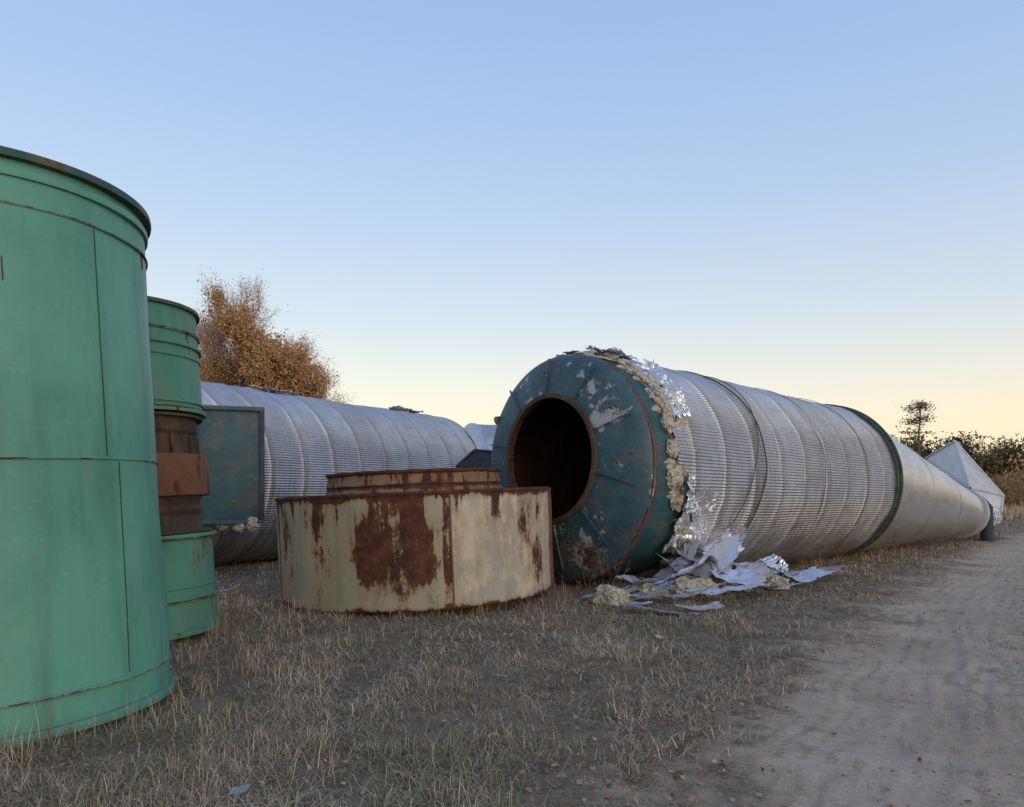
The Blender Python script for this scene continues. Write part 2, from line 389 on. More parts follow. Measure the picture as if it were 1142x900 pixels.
# fallen leaves
n=5200; y=2.8*(18/2.8)**rng.random(n); x=rng.uniform(-.8,.7,n)*y; k=(fb(x,y,.9,71)>.48)&((roadv(x,y)<.3)|(rng.random(n)<.12))&~inside(x,y); x,y=x[k],y[k]; n=len(x)
z=gh(x,y)+rng.uniform(.006,.03,n); a_=rng.uniform(0,6.28,n); s=rng.uniform(.010,.028,n)
ux=np.stack([np.cos(a_)*s,np.sin(a_)*s,rng.normal(0,.35,n)*s],1); wx=np.stack([-np.sin(a_)*s*.6,np.cos(a_)*s*.6,rng.normal(0,.3,n)*s],1); P0=np.stack([x,y,z],1)
V=np.stack([P0-ux,P0+wx,P0+ux,P0-wx],1).reshape(-1,3); F=np.arange(n*4).reshape(-1,4)
C=np.array([[.20,.11,.06],[.12,.07,.045],[.32,.2,.11],[.40,.28,.17]])[rng.integers(0,4,n)]; mesh_np('fallen_leaves',V,F,mat_grass,np.repeat(C,4,axis=0))
# stones / clods
Vs=[];Fs=[];Cs=[];off=0
for i in range(1800):
    yy=3*(25/3)**rng.random(); xx=rng.uniform(-.7,.9)*yy
    if roadv(xx,yy)<-.3 and rng.random()<.6: continue
    s=rng.uniform(.004,.016); z=float(gh(np.array([xx]),np.array([yy]))[0])
    base=np.array([[1,0,0],[-1,0,0],[0,1,0],[0,-1,0],[0,0,1],[0,0,-1.]])
    Vs.append(base*s*rng.uniform(.6,1.2,(6,1))*[1,1,.6]+[xx,yy,z])
    Fs.append(np.array([[0,2,4],[2,1,4],[1,3,4],[3,0,4],[2,0,5],[1,2,5],[3,1,5],[0,3,5]])+off); off+=6
    Cs.append(np.tile(np.array([.42,.31,.22])*rng.uniform(.4,1.2),(6,1)))
mesh_np('gravel',np.concatenate(Vs),np.concatenate(Fs),mat_grass,np.concatenate(Cs))

# ------------------------------------------------------------ tank 1
def tilt_mat(x,y,z,lean_y,lean_x=0,rotz=0):
    return Matrix.Translation((x,y,z))@Matrix.Rotation(lean_y,4,'Y')@Matrix.Rotation(lean_x,4,'X')@Matrix.Rotation(rotz,4,'Z')
T1=empty('green_steel_tank',tilt_mat(-3.80,5.50,-.0,R(-3.3)))
r=1.14
def dent(a,z): return .006*math.sin(3*a+z*1.3)+.004*math.sin(7*a-z*2.1)+.012*noise.noise(Vector((math.cos(a)*2,math.sin(a)*2,z*1.1)))
prof=[(r,0)]+[(r,.1*i) for i in range(1,37)]+[(r,3.70)]
revolve('shell',prof,mat_green,T1,144,30,rad=dent)
revolve('inner_wall',[(r-.03,3.70),(r-.03,1.5),(r-.03,0)],mat_rustdark,T1,96)
torus_ring('top_flange',r-.04,3.71,.095,.05,mat_darkgreen,T1,128)
torus_ring('upper_bead',r-.01,3.60,.035,.05,mat_green,T1,128)
torus_ring('upper_seam',r-.012,3.40,.026,.016,mat_green,T1,128)
torus_ring('middle_seam',r-.012,1.78,.024,.012,mat_green,T1,128)
torus_ring('lower_seam',r-.012,.24,.030,.02,mat_green,T1,128)
torus_ring('base_flange',r-.02,.02,.065,.06,mat_green,T1,128)
def vseam(par,rr,ang,z0,z1,mat,w=.018,d=.008,name='vertical_seam',dn=None):
    c,s=math.cos(ang),math.sin(ang); dn=dn or dent
    V=[];F=[]; n=12
    for i in range(n+1):
        z=z0+(z1-z0)*i/n
        for (t,q) in ((-w/2,-.004),(-w/2,d),(w/2,d),(w/2,-.004)):
            rad=rr+q+dn(ang,z); V.append((rad*c-t*s,rad*s+t*c,z))
    for i in range(n):
        for j in range(3): F.append((i*4+j,i*4+j+1,i*4+4+j+1,i*4+4+j))
    return mesh_obj(name,V,F,mat,par,30)
vseam(T1,r,R(-18),1.80,3.38,mat_darkgreen,.006,.005)
vseam(T1,r,R(-13),.27,1.76,mat_darkgreen,.006,.005,'lower_vertical_seam')
vseam(T1,r,R(-48),2.9,3.05,mat_rustdark,.007,.006,'scar')

# ------------------------------------------------------------ tank 2
T2=empty('stacked_green_tank_sections',tilt_mat(-4.33,8.35,0,R(-4.3)))
revolve('lower_green_drum',[(.95,0),(.95,.35),(.95,.7),(.95,1.05)],mat_green2,T2,96)
for i,(z,rr,w_,h_,mm) in enumerate([(.03,.94,.05,.05,mat_green2),(.38,.94,.03,.03,mat_green2),(.52,.94,.02,.02,mat_green2),(1.07,.80,.2,.05,mat_green2),(1.12,.8,.17,.03,mat_rustdark),
    (2.46,.78,.20,.05,mat_green2),(2.40,.78,.16,.03,mat_rustdark),(2.55,.94,.03,.03,mat_green2),(3.05,.94,.025,.025,mat_green2),(3.18,.94,.04,.035,mat_green2),(3.33,.94,.03,.03,mat_green2),(3.60,.93,.06,.04,mat_darkgreen)]):
    torus_ring('flange_%d'%i,rr,z,w_,h_,mm,T2)
revolve('lower_rusted_neck',[(.86,1.12),(.84,1.2),(.84,1.3),(.88,1.36),(.84,1.42),(.88,1.52)],mat_rustdark,T2,96)
revolve('rusted_collar',[(.80,1.50),(.955,1.52),(.965,1.54),(.965,1.94),(.955,1.97),(.80,1.99)],mat_rust,T2,96)
revolve('upper_rusted_neck',[(.84,1.98),(.84,2.2),(.87,2.24),(.87,2.42)],mat_rustdark,T2,96)
revolve('upper_green_drum',[(.95,2.46),(.95,2.8),(.95,3.2),(.95,3.60)],mat_green2,T2,96)
revolve('inner_wall',[(.92,3.60),(.92,2.46)],mat_rustdark,T2,64)
for k in range(16):
    a_=2*math.pi*k/16
    box('lug_%d'%k,(-.02,-.012,0),(.02,.012,.2),mat_rustdark,T2,.003,Matrix.Rotation(a_,4,'Z')@Matrix.Translation((.86,0,2.0)))

# ------------------------------------------------------------ rusty drum
T3=empty('rusty_steel_drum',tilt_mat(-1.43,11.47,.0,R(-2.4)))
r3=2.07
def dent3(a,z): return .012*math.sin(5*a+.8)+.008*math.sin(9*a+z*3)+.02*noise.noise(Vector((math.cos(a)*3,math.sin(a)*3,z)))
revolve('base_ring',[(r3-.28,-.1),(r3-.28,.03),(r3-.20,.07)],mat_rustdark,T3,96)
revolve('wall',[(r3-.2,.07),(r3-.02,.08),(r3,.10)]+[(r3,.1+.1*i) for i in range(1,15)]+[(r3,1.57),(r3+.02,1.575),(r3+.02,1.61),(r3-.03,1.615),(r3-.06,1.6)],mat_cream,T3,144,30,rad=dent3)
revolve('top_deck',[(r3-.05,1.59),(1.36,1.61)],mat_rust,T3,96)
revolve('neck',[(1.36,1.60),(1.34,1.66),(1.33,1.7),(1.345,1.72),(1.33,1.74),(1.31,1.86),(1.31,1.90)],mat_creamneck,T3,96)
torus_ring('neck_flange',1.24,1.905,.10,.04,mat_creamneck,T3)
revolve('neck_inner',[(1.26,1.90),(1.26,1.2)],mat_rustdark,T3,64)
vseam(T3,r3,math.atan2(-1.96,.69),.1,1.57,mat_rust,.022,.012,dn=dent3)
vseam(T3,r3,math.atan2(-1.0,-1.8),.1,1.57,mat_rust,.022,.012,'side_seam',dn=dent3)
vseam(T3,r3,R(-12),.1,1.6,mat_rust,.06,.04,'end_flange',dn=dent3)

# ------------------------------------------------------------ silo builder
def silo_mat(P,d,z=2.0):
    d=Vector((d[0],d[1],0)).normalized(); s=Vector((d.y,-d.x,0)); y=d.cross(s)
    return Matrix(((s.x,y.x,d.x,P[0]),(s.y,y.y,d.y,P[1]),(s.z,y.z,d.z,z),(0,0,0,1)))
def jag(a,keys):
    d=math.degrees((a+math.pi)%(2*math.pi)-math.pi)
    ks=sorted(keys); ks=[(ks[-1][0]-360,ks[-1][1])]+ks+[(ks[0][0]+360,ks[0][1])]
    for (a0,t0),(a1,t1) in zip(ks,ks[1:]):
        if a0<=d<=a1:
            f=(d-a0)/(a1-a0+1e-6); base=t0+(t1-t0)*f; break
    v=Vector((math.cos(a)*3,math.sin(a)*3,0))
    st=noise.noise(v*2.2)*.22+noise.noise(v*7)*.09
    st+=.11*(1 if noise.noise(v*3.1+Vector((5,0,0)))>.1 else 0)
    return base+st
def cladding(name,par,rf,length,t0f,mat,ncor=230,seg=1380,amp=.0085,dents=.02,band=.92,step=.23,seed=0,off=None):
    rows=list(np.arange(0,length+.001,step)); ext=[]
    for k in range(1,int(length/band)+1):
        ext+= [k*band-.035,k*band-.03,k*band+.03,k*band+.035]
    rows=sorted([q for q in rows if min([abs(q-e) for e in ext]+[9])>.03]+[e for e in ext if e<length]+[length])
    cs_=[(math.cos(2*math.pi*j/seg),math.sin(2*math.pi*j/seg)) for j in range(seg)]
    t0s=[t0f(2*math.pi*j/seg) if t0f else 0 for j in range(seg)]
    V=np.empty((len(rows),seg,3))
    for i,t in enumerate(rows):
        f=(t/band)%1; lap=.007 if (f>.966 or f<.0335) and t>.2 else 0
        for j in range(seg):
            ca,sa=cs_[j]; tt=max(t,t0s[j])
            n1=noise.noise(Vector((ca*2.2+seed,sa*2.2,tt*.7)))
            n2=noise.noise(Vector((ca*6+seed,sa*6,tt*2.5)))
            rr=rf(tt)+amp*math.sin(ncor*2*math.pi*j/seg)+lap+dents*n1+.5*dents*n2
            if t0f:
                e=tt-t0s[j]
                if e<.6: rr+=(.6-e)*.26*max(0,noise.noise(Vector((ca*5,sa*5,seed+2))))
            V[i,j]=(rr*ca,rr*sa+(off(tt) if off else 0),tt)
    n=len(rows); idx=np.arange(n*seg).reshape(n,seg); nx_=np.roll(idx,-1,axis=1)
    F=np.stack([idx[:-1].ravel(),nx_[:-1].ravel(),nx_[1:].ravel(),idx[1:].ravel()],1)
    V=V.reshape(-1,3)
    zz=V[:,2][F]; keep=(zz.max(1)-zz.min(1)>1e-4)&~((np.abs(zz[:,0]-zz[:,3])<1e-5)&(np.abs(zz[:,1]-zz[:,2])<1e-5))
    return mesh_np(name,V,F[keep],mat,parent=par,smooth=True)

# ---- main silo
S1=empty('insulated_silo',silo_mat((.92,12.75),(.757,.652),2.02))
rs=1.94; LB=9.0
keys=[(-180,.3),(-120,.2),(-95,.12),(-75,.25),(-60,.42),(-40,.60),(-10,.48),(8,.50),(20,.8),(35,1.1),(50,1.3),(90,1.5),(150,.8)]
tf=lambda a:jag(a,keys)
rf1=lambda t:2.03-.15*max(0,t)/LB
of1=lambda t:.13*max(0,t)/LB
revolve('steel_shell',[(rs,0),(rs,.8),(rs,1.6),(rs-.06,2.6)],mat_teal,S1,160)
ho=lambda z: .45*min(0,z)
head=[(rs,.02),(rs+.015,0),(rs-.01,-.05),(rs-.07,-.13),(rs-.17,-.19),(rs-.30,-.235),(1.45,-.29),(1.2,-.335),(1.07,-.36)]
revolve('dished_end',head,mat_tealhead,S1,160,50,off=ho)
torus_ring('head_weld',rs-.005,.03,.02,.05,mat_flange,S1,160)
revolve('opening_flange',[(1.02,-.30),(1.02,-.43),(1.09,-.43),(1.10,-.42),(1.10,-.40),(1.09,-.35)],mat_flange,S1,128,off=lambda z:-.165)
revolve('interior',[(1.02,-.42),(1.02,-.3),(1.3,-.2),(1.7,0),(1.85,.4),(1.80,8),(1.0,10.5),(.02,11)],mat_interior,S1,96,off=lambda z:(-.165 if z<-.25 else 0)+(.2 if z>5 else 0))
for k in range(10):
    a_=2*math.pi*(k+.35)/10
    V=[];n=8
    rmx=Matrix.Rotation(a_,4,'Z')
    for i in range(n+1):
        f=i/n; rr=1.12+(1.80-1.12)*f; z=-.352+.135*f**1.5
        for (yy_,zz_) in ((-.012,z),(-.012,z-.04+.015*f),(.012,z-.04+.015*f),(.012,z)):
            q=rmx@Vector((rr,yy_,zz_)); q.y+=ho(z); V.append(q)
    Fc=[]
    for i in range(n):
        for j in range(3): Fc.append((i*4+j,i*4+j+1,i*4+5+j,i*4+4+j))
    Fc+= [(0,1,2,3),(n*4+3,n*4+2,n*4+1,n*4)]
    mesh_obj('radial_rib_%d'%k,V,Fc,mat_tealhead,S1,20)
cladding('corrugated_cladding',S1,rf1,LB-.05,tf,mat_clad,dents=.035,off=of1)
def insul_ring(name,par,tf,r0,r1,lo=-.30,seg=520,seed=3):
    V=[];F=[]
    for i in range(9):
        f=i/8
        for j in range(seg):
            a=2*math.pi*j/seg; q=Vector((math.cos(a)*4,math.sin(a)*4,seed+f*1.5))
            nn=noise.noise(q*1.6); n2=noise.noise(q*5)
            t0=tf(a); st=t0+lo*(.25+1.6*max(0,nn+.2)); t=st+(t0+.3-st)*f
            bulge=math.sin(min(f*1.25,1)*math.pi/2)
            rr=r0+(r1-r0)*bulge*(.75+.5*nn)+.025*n2
            V.append((rr*math.cos(a),rr*math.sin(a),t+.05*n2))
    for i in range(8):
        for j in range(seg):
            k=(j+1)%seg; F.append((i*seg+j,i*seg+k,i*seg+seg+k,i*seg+seg+j))
    return mesh_obj(name,V,F,mat_insul,par,None)
insul_ring('torn_insulation',S1,tf,rs-.02,2.03)
rb=rf1(LB); ob=of1(LB)
revolve('band_flange',[(rb-.03,LB-.12),(rb+.06,LB-.12),(rb+.06,LB-.08),(rb+.0,LB-.06),(rb+.0,LB+.12),(rb+.06,LB+.14),(rb+.06,LB+.19),(rb-.08,LB+.21)],mat_darkgreen,S1,160,off=lambda z:ob)
for k in range(60):
    a_=2*math.pi*k/60
    box('stiffener_%d'%k,(rb-.02,-.008,LB-.08),(rb+.045,.008,LB+.14),mat_darkgreen,S1,0,Matrix.Translation((0,ob,0))@Matrix.Rotation(a_,4,'Z'))
# cone
c0,c1=LB+.15,18.9; RT=.72
conr=lambda t:(rb+.01)+(RT-rb)*(t-c0)/(c1-c0)
coff=lambda t:ob+max(0,(t-c0)/(c1-c0))*(2.02-RT-.22-ob)
rows=[c0+ (c1-c0)*i/48 for i in range(49)]
revolve('cone_cladding',[(conr(t),t) for i,t in enumerate(rows)],mat_cone,S1,160,40,off=coff,rad=lambda a,z:.02*noise.noise(Vector((math.cos(a)*2,math.sin(a)*2,z*.5))))
for k,t in enumerate((12.3,15.4)):
    revolve('cone_band_%d'%k,[(conr(t-.02)+.0,t-.02),(conr(t)+.012,t-.018),(conr(t)+.012,t+.018),(conr(t)+.0,t+.02)],mat_cone,S1,96,30,off=coff)
oT=coff(c1)
revolve('outlet_collar',[(RT-.02,c1-.1),(RT+.12,c1-.1),(RT+.12,c1+.02),(RT+.04,c1+.04),(RT+.02,c1+.4),(.6,c1+.4),(.6,c1-.6)],mat_hood,S1,64,30,off=lambda t:oT)
def cable(name,par,t0,amp,a0,a1,r=2.06,rad=.012,seed=0):
    pts=[]
    for i in range(70):
        f=i/69; a=a0+(a1-a0)*f
        t=t0+amp*math.sin(f*3.1+seed)+.08*noise.noise(Vector((f*6,seed,0)))
        rr=rf1(t)+.022+.03*abs(noise.noise(Vector((f*5,seed,3))))
        pts.append((rr*math.cos(a),rr*math.sin(a)+of1(t),t))
    return tube(name,pts,rad,mat_cable,par)
cable('loose_strap',S1,2.6,.5,R(-95),R(70),seed=.2,rad=.013)
cable('loose_strap_b',S1,2.7,.7,R(-80),R(60),seed=1.4,rad=.008)
cable('strap_c',S1,5.4,.05,R(-110),R(80),seed=2,rad=.006)
cable('strap_d',S1,7.4,.05,R(-110),R(80),seed=4,rad=.006)

# ---- crumpled sheet + blob helpers
def sheet(name,par,size,mt,curl=0,amp=.05,seed=0,mat=None,nu=40,nv=30,cor=True,jagged=.12,crease=.0):
    V=[];F=[];sx,sy=size
    for i in range(nu+1):
        for j in range(nv+1):
            u=(i/nu-.5); v_=(j/nv-.5)
            ed=1+jagged*noise.noise(Vector((u*6+seed,v_*6,seed)))*2
            x=u*sx*ed; y=v_*sy*ed
            z=amp*2*noise.noise(Vector((x*1.6+seed*3,y*1.6,seed)))+amp*.9*abs(noise.noise(Vector((x*4,y*4+seed,seed+3))))
            if crease: z+=crease*(abs(noise.noise(Vector((x*7+seed,y*7,seed))))+.5*abs(noise.noise(Vector((x*16+seed,y*16,seed)))))
            if cor: z+=.006*math.sin(y*2*math.pi/.06)
            if curl:
                th=x*curl; rad=1/curl; x2=math.sin(th)*(rad-z); z2=rad-math.cos(th)*(rad-z); x,z=x2,z2
            V.append(mt@Vector((x,y,z)))
    for i in range(nu):
        for j in range(nv):
            a=i*(nv+1)+j
            cu=noise.noise(Vector((i*.22+seed*7,j*.22,seed)))
            if cu>.42 : continue
            F.append((a,a+1,a+nv+2,a+nv+1))
    return mesh_obj(name,V,F,mat or mat_scrap,par,38)
def blob(name,par,loc,sc,seed,mat=None,rot=0):
    bm=bmesh.new(); bmesh.ops.create_icosphere(bm,subdivisions=4,radius=1)
    rt=Matrix.Rotation(rot,3,'Z')
    for v in bm.verts:
        p=v.co.copy(); d=1+.45*noise.noise(p*1.5+Vector((seed,0,0)))+.22*noise.noise(p*4+Vector((0,seed,0)))+.10*noise.noise(p*10)
        q=Vector((p.x*sc[0],p.y*sc[1],p.z*sc[2]))*d; v.co=rt@q+Vector(loc)
    me=bpy.data.meshes.new(name); bm.to_mesh(me); bm.free(); finish(me,mat or mat_insul,None)
    return link(bpy.data.objects.new(name,me),par)
def TR(x,y,z,rx=0,ry=0,rz=0): return Matrix.Translation((x,y,z))@Matrix.Rotation(R(rz),4,'Z')@Matrix.Rotation(R(ry),4,'Y')@Matrix.Rotation(R(rx),4,'X')
def flap(name,par,adeg,t,size,seed,lift=.12,twist=0,curl=.5,mat=None):
    a=R(adeg); rad=2.03+lift
    n=Vector((math.cos(a),math.sin(a),0)); ax=Vector((0,0,1)); tg=ax.cross(n)
    mt=Matrix(((ax.x,tg.x,n.x,n.x*rad),(ax.y,tg.y,n.y,n.y*rad),(ax.z,tg.z,n.z,t),(0,0,0,1)))@Matrix.Rotation(R(twist),4,'Y')@Matrix.Rotation(R(twist*.6),4,'X')
    return sheet(name,par,size,mt,curl,.05,seed,mat,44,44,False,.2,.08)
flap('torn_flap_a',S1,24,1.05,(.7,1.05),1,.0,-6,.4)
flap('torn_flap_b',S1,12,.8,(.4,.6),2,.02,10,-.6)
flap('torn_flap_c',S1,-48,.62,(.5,.6),4,.0,-12,.5)
flap('torn_flap_d',S1,-74,.50,(.5,.8),5,-.02,8,.4)
flap('torn_flap_e',S1,-30,.70,(.35,.5),9,.02,-14,.8)
for k,(ad,t,s) in enumerate([(-80,.28,.13),(-70,.42,.14),(-60,.45,.14),(-52,.40,.13),(-44,.52,.17),(-36,.46,.16),(-28,.5,.15),(-20,.40,.13),(-8,.42,.13),(5,.44,.15),(16,.6,.14),(30,1.0,.15),(42,1.15,.14)]):
    a=R(ad); blob('insulation_tuft_%d'%k,S1,(1.98*math.cos(a),1.98*math.sin(a),t),(s*.6,s*1.1,s),k+10,rot=a)

# ------------------------------------------------------------ hood at far end
pts=[(15.55,25.1,1.78),(15.7,25.0,.30),(16.75,25.4,.62),(17.2,25.9,1.52),(16.17,27,3.5),(16.0,28.6,2.95),(18.3,28.6,1.9),(18.3,28.4,.2),(16.2,28.2,.05)]
H=empty('metal_transition_hood',Matrix.Identity(4))
bm=bmesh.new()
for p in pts: bm.verts.new(p)
bmesh.ops.convex_hull(bm,input=bm.verts[:])
bmesh.ops.dissolve_limit(bm,angle_limit=R(4),verts=bm.verts[:],edges=bm.edges[:])
bmesh.ops.bevel(bm,geom=bm.edges[:],offset=.03,segments=2,affect='EDGES')
me=bpy.data.meshes.new('hood_body'); bm.to_mesh(me); bm.free(); finish(me,mat_hood,25); link(bpy.data.objects.new('hood_body',me),H)
for k,(a,b) in enumerate([(4,3),(3,2),(4,5),(4,0),(0,3),(2,1)]):
    tube('hood_edge_angle_%d'%k,[pts[a],pts[b]],.045,mat_hood,H)
tube('hood_duct',[(15.3,24.9,1.1),(15.75,24.9,1.35),(16.0,24.95,1.1),(16.05,25.0,.4),(16.05,25.0,.0)],.2,mat_darksteel,H)

# ------------------------------------------------------------ second insulated silo (left)
d2=(.514,.857)
M2=silo_mat((-8.2,14.2),d2,2.0); S2=empty('insulated_silo',M2)
L2=10.9
cladding('corrugated_cladding',S2,lambda t:2.03,L2,None,mat_clad,dents=.035,seed=8)
revolve('end_cap',[(2.02,L2),(2.05,L2),(2.05,L2+.05),(1.9,L2+.12),(1.0,L2+.3),(.02,L2+.32)],mat_cone,S2,96)
revolve('near_cap',[(2.03,0.01),(1.8,-.15),(.9,-.3),(.02,-.3)],mat_teal,S2,96)
for k,(ad,t,s) in enumerate([(-92,4.2,.2),(-90,4.6,.15),(-88,9.3,.18),(-95,9.8,.15)]):
    a=R(ad); blob('insulation_tuft_%d'%k,S2,(2.0*math.cos(a),2.0*math.sin(a),t),(s*.35,s*1.2,s*1.4),k+40,rot=a)
flap('torn_flap_a',S2,-86,4.4,(.9,.7),11,.0,5,.3)
flap('torn_flap_b',S2,-88,9.5,(1.2,.6),12,.0,4,.2)
inv=M2.inverted()
bc=Vector((-5.28,13.8,0)); rb_=inv@Matrix.Translation(bc)@Matrix.Rotation(R(20.5),4,'Z')@Matrix.Translation(-bc)
def s2box(n,lo,hi,mt,b=.01): return box(n,lo,hi,mt,S2,b,rb_)
x0,x1,y0,y1,z0,z1=-5.88,-4.69,13.8,15.9,1.05,3.20
s2box('duct_box_body',(x0,y0+.06,z0),(x1,y1,z1),mat_tealbox)
for n_,lo,hi in [('frame_top',(x0-.03,y0,z1-.05),(x1+.04,y0+.05,z1+.03)),('frame_bottom',(x0-.03,y0,z0-.03),(x1+.04,y0+.05,z0+.04)),
                 ('frame_right',(x1-.05,y0-.003,z0+.04),(x1+.04,y0+.063,z1-.05)),('frame_left',(x0-.03,y0-.003,z0+.04),(x0+.05,y0+.063,z1-.05))]:
    s2box('duct_'+n_,lo,hi,mat_darksteel if 'right' in n_ else mat_tealbox,.006)
for k,(x,z) in enumerate([(-5.5,z0-.03),(-5.2,z0-.06),(-4.95,z0-.02)]):
    p=inv@Vector((x,14.0,z)); blob('box_insulation_%d'%k,S2,p,(.17,.12,.07),k+60)

# ------------------------------------------------------------ third silo behind
S3=empty('insulated_silo',silo_mat((-1.5,26.2),(.93,.37),2.0))
cladding('corrugated_cladding',S3,lambda t:2.03,8.5,None,mat_clad,dents=.03,seed=20,seg=680,ncor=170)
revolve('near_cap',[(2.08,.1),(2.08,0.0),(1.8,-.2),(.9,-.35),(.02,-.35)],mat_cone,S3,96)
revolve('far_cap',[(2.03,8.45),(1.8,8.6),(.02,8.9)],mat_cone,S3,96)
HP=empty('steel_hopper',Matrix.Identity(4))
bm=bmesh.new()
for p in [(-1.35,16.6,0),(.1,16.6,0),(.1,17.9,0),(-1.35,17.9,0),(-1.25,16.6,2.2),(-.85,16.8,2.56),(-.35,16.8,2.52),(-.2,17.6,2.45),(-.9,17.6,2.5),(0.0,16.7,2.1)]: bm.verts.new(p)
bmesh.ops.convex_hull(bm,input=bm.verts[:]); bmesh.ops.bevel(bm,geom=bm.edges[:],offset=.02,segments=1,affect='EDGES')
me=bpy.data.meshes.new('hopper_body'); bm.to_mesh(me); bm.free(); finish(me,mat_darksteel,25); link(bpy.data.objects.new('hopper_body',me),HP)
tube('hopper_rim',[(-1.25,16.58,2.2),(-.85,16.78,2.58),(-.35,16.78,2.54),(0,16.68,2.1)],.03,mat_darksteel,HP)

# ------------------------------------------------------------ debris pile
D=empty('scrap_metal_pile',Matrix.Identity(4))
S=[(1.75,10.9,.10,(1.4,.32),4,-6,18,.25,.03),(2.3,10.65,.10,(1.7,.30),-6,-7,8,.25,.03),(3.0,11.9,.42,(1.7,.55),22,-12,28,.9,.04),
   (2.45,11.5,.32,(1.8,.30),-16,-16,42,.7,.03),(3.7,12.3,.28,(1.2,.6),20,8,12,1.1,.05),(2.1,11.3,.22,(1.5,.25),10,-16,30,.4,.03),
   (4.3,12.9,.16,(1.4,.45),-8,6,20,.5,.04),(5.1,13.5,.12,(1.9,.36),5,3,8,.2,.03),(5.6,14.1,.10,(1.5,.4),3,-3,2,.25,.03),
   (1.55,10.5,.07,(.9,.22),3,3,-20,.2,.02),(1.95,9.75,.05,(1.05,.2),2,2,-6,.25,.03),(3.3,12.4,.55,(1.3,.6),36,-8,50,1.3,.05),(3.1,11.0,.12,(1.0,.25),8,-6,-15,.5,.03),(2.6,11.2,.40,(1.6,.10),5,-18,35,.4,.02),
   (3.6,11.8,.22,(.9,.35),25,12,-10,1.4,.05),(4.6,13.2,.3,(.7,.4),35,0,40,1.8,.04),
   (2.5,9.85,.06,(.7,.26),3,-3,15,.4,.03),(3.9,11.5,.10,(1.3,.32),-6,4,25,.4,.03),(4.9,12.7,.14,(1.3,.4),10,5,30,.6,.04),(3.4,12.7,.62,(1.5,.35),20,-10,20,.9,.05),(2.9,12.2,.60,(1.2,.5),30,-22,75,1.0,.05)]
for k,(x,y,z,sz,rx,ry,rz,cu,am) in enumerate(S):
    sheet('sheet_%d'%k,D,sz,TR(x,y,z,rx,ry,rz),cu,am,k*1.7+.3,None,40,30,k%3==0,.12,.035 if k%2 else .012)
for k in range(28):
    x=rng.normal(3.4,.8); y=11.9+(x-3)*.6+rng.normal(0,.28); s=rng.uniform(.10,.22)
    blob('insulation_lump_%d'%k,D,(x,y,s*.6),(s*1.4,s,s*.8),k+80,rot=rng.uniform(0,3))
L=empty('litter',Matrix.Identity(4))
for k,(px,py) in enumerate([(267,890),(250,662),(262,664),(735,715),(950,685),(905,735),(560,760)]):
    Yd=CAMH*825/(py-550); Xd=(px-571)/825*Yd
    sheet('scrap_%d'%k,L,(.10 if k!=1 else .5,.07),TR(Xd,Yd,.05,10,-8,30*k),2.,.01,k+.5,mat_scrap,8,8,False)

# ------------------------------------------------------------ trees
class Tree:
    def __init__(s): s.V=[];s.F=[];s.C=[]
    def seg(s,a,b,ra,rb,col,n=5):
        d=(b-a)
        if d.length<1e-5: return
        d.normalize(); u=d.orthogonal().normalized(); w_=d.cross(u); k=len(s.V)
        for c,rr in ((a,ra),(b,rb)):
            for i in range(n):
                t=2*math.pi*i/n; s.V.append(c+(u*math.cos(t)+w_*math.sin(t))*rr); s.C.append(col)
        for i in range(n):
            j=(i+1)%n; s.F.append((k+i,k+j,k+n+j)); s.F.append((k+i,k+n+j,k+n+i))
    def leaf(s,p,sz,col):
        k=len(s.V); u=Vector((random.gauss(0,1),random.gauss(0,1),random.gauss(0,1))).normalized(); w_=u.orthogonal().normalized()
        s.V+= [p,p+u*sz,p+u*sz*.4+w_*sz*.6]; s.C+= [col]*3; s.F.append((k,k+1,k+2))
    def branch(s,p,d,L,r,depth,spec):
        n=3
        for i in range(n):
            d2_=(d+Vector((random.gauss(0,1),random.gauss(0,1),random.gauss(0,.6)))*spec['wob']+Vector((0,0,spec['up']))).normalized()
            q=p+d2_*L/n; s.seg(p,q,r*(1-i*.25/n*2),r*(1-(i+1)*.25/n*2),spec['bark'],5 if r>.05 else 3)
            p=q;d=d2_
            if depth>0 and (i>0 or depth<spec['depth']):
                for _ in range(spec['side']):
                    ang=Vector((random.gauss(0,1),random.gauss(0,1),random.gauss(0,.7))).normalized()
                    s.branch(p,(d*spec['fwd']+ang*.8).normalized(),L*random.uniform(.5,.75),r*.5,depth-1,spec)
            if depth<=spec['leafdepth']:
                for _ in range(spec['leaves']):
                    c=random.choice(spec['cols']); f=random.uniform(.7,1.25)
                    s.leaf(p+Vector([random.gauss(0,spec['spread']) for _ in range(3)]),random.uniform(.5,1.2)*spec['lsz'],tuple(x*f for x in c))
    def make(s,name,loc,sc=(1,1,1)):
        V=np.array([tuple(v) for v in s.V])*np.array(sc)+np.array(loc)
        return mesh_np(name,V,np.array(s.F),mat_leaf,np.array(s.C))
random.seed(11)
t=Tree(); sp=dict(wob=.18,up=.10,bark=(.22,.14,.10),depth=3,side=2,fwd=.9,leafdepth=1,leaves=6,cols=[(.48,.25,.10),(.38,.21,.09),(.24,.17,.08),(.56,.32,.15)],spread=.18,lsz=.17)
t.seg(Vector((0,0,0)),Vector((.1,0,4.)),.25,.2,sp['bark'],8); t.seg(Vector((.1,0,4)),Vector((0,0,8.6)),.2,.08,sp['bark'],8)
for i in range(13):
    z_=4+i*.4; a=random.uniform(0,6.28); t.branch(Vector((.05,0,z_)),Vector((math.cos(a),math.sin(a),.45)).normalized(),3.1-.10*i,.08,3,sp)
t.branch(Vector((0,0,8.6)),Vector((0,0,1)),2.4,.08,3,sp)
t.make('oak_tree',(-16.2,44,0),(1.0,.95,1.0))
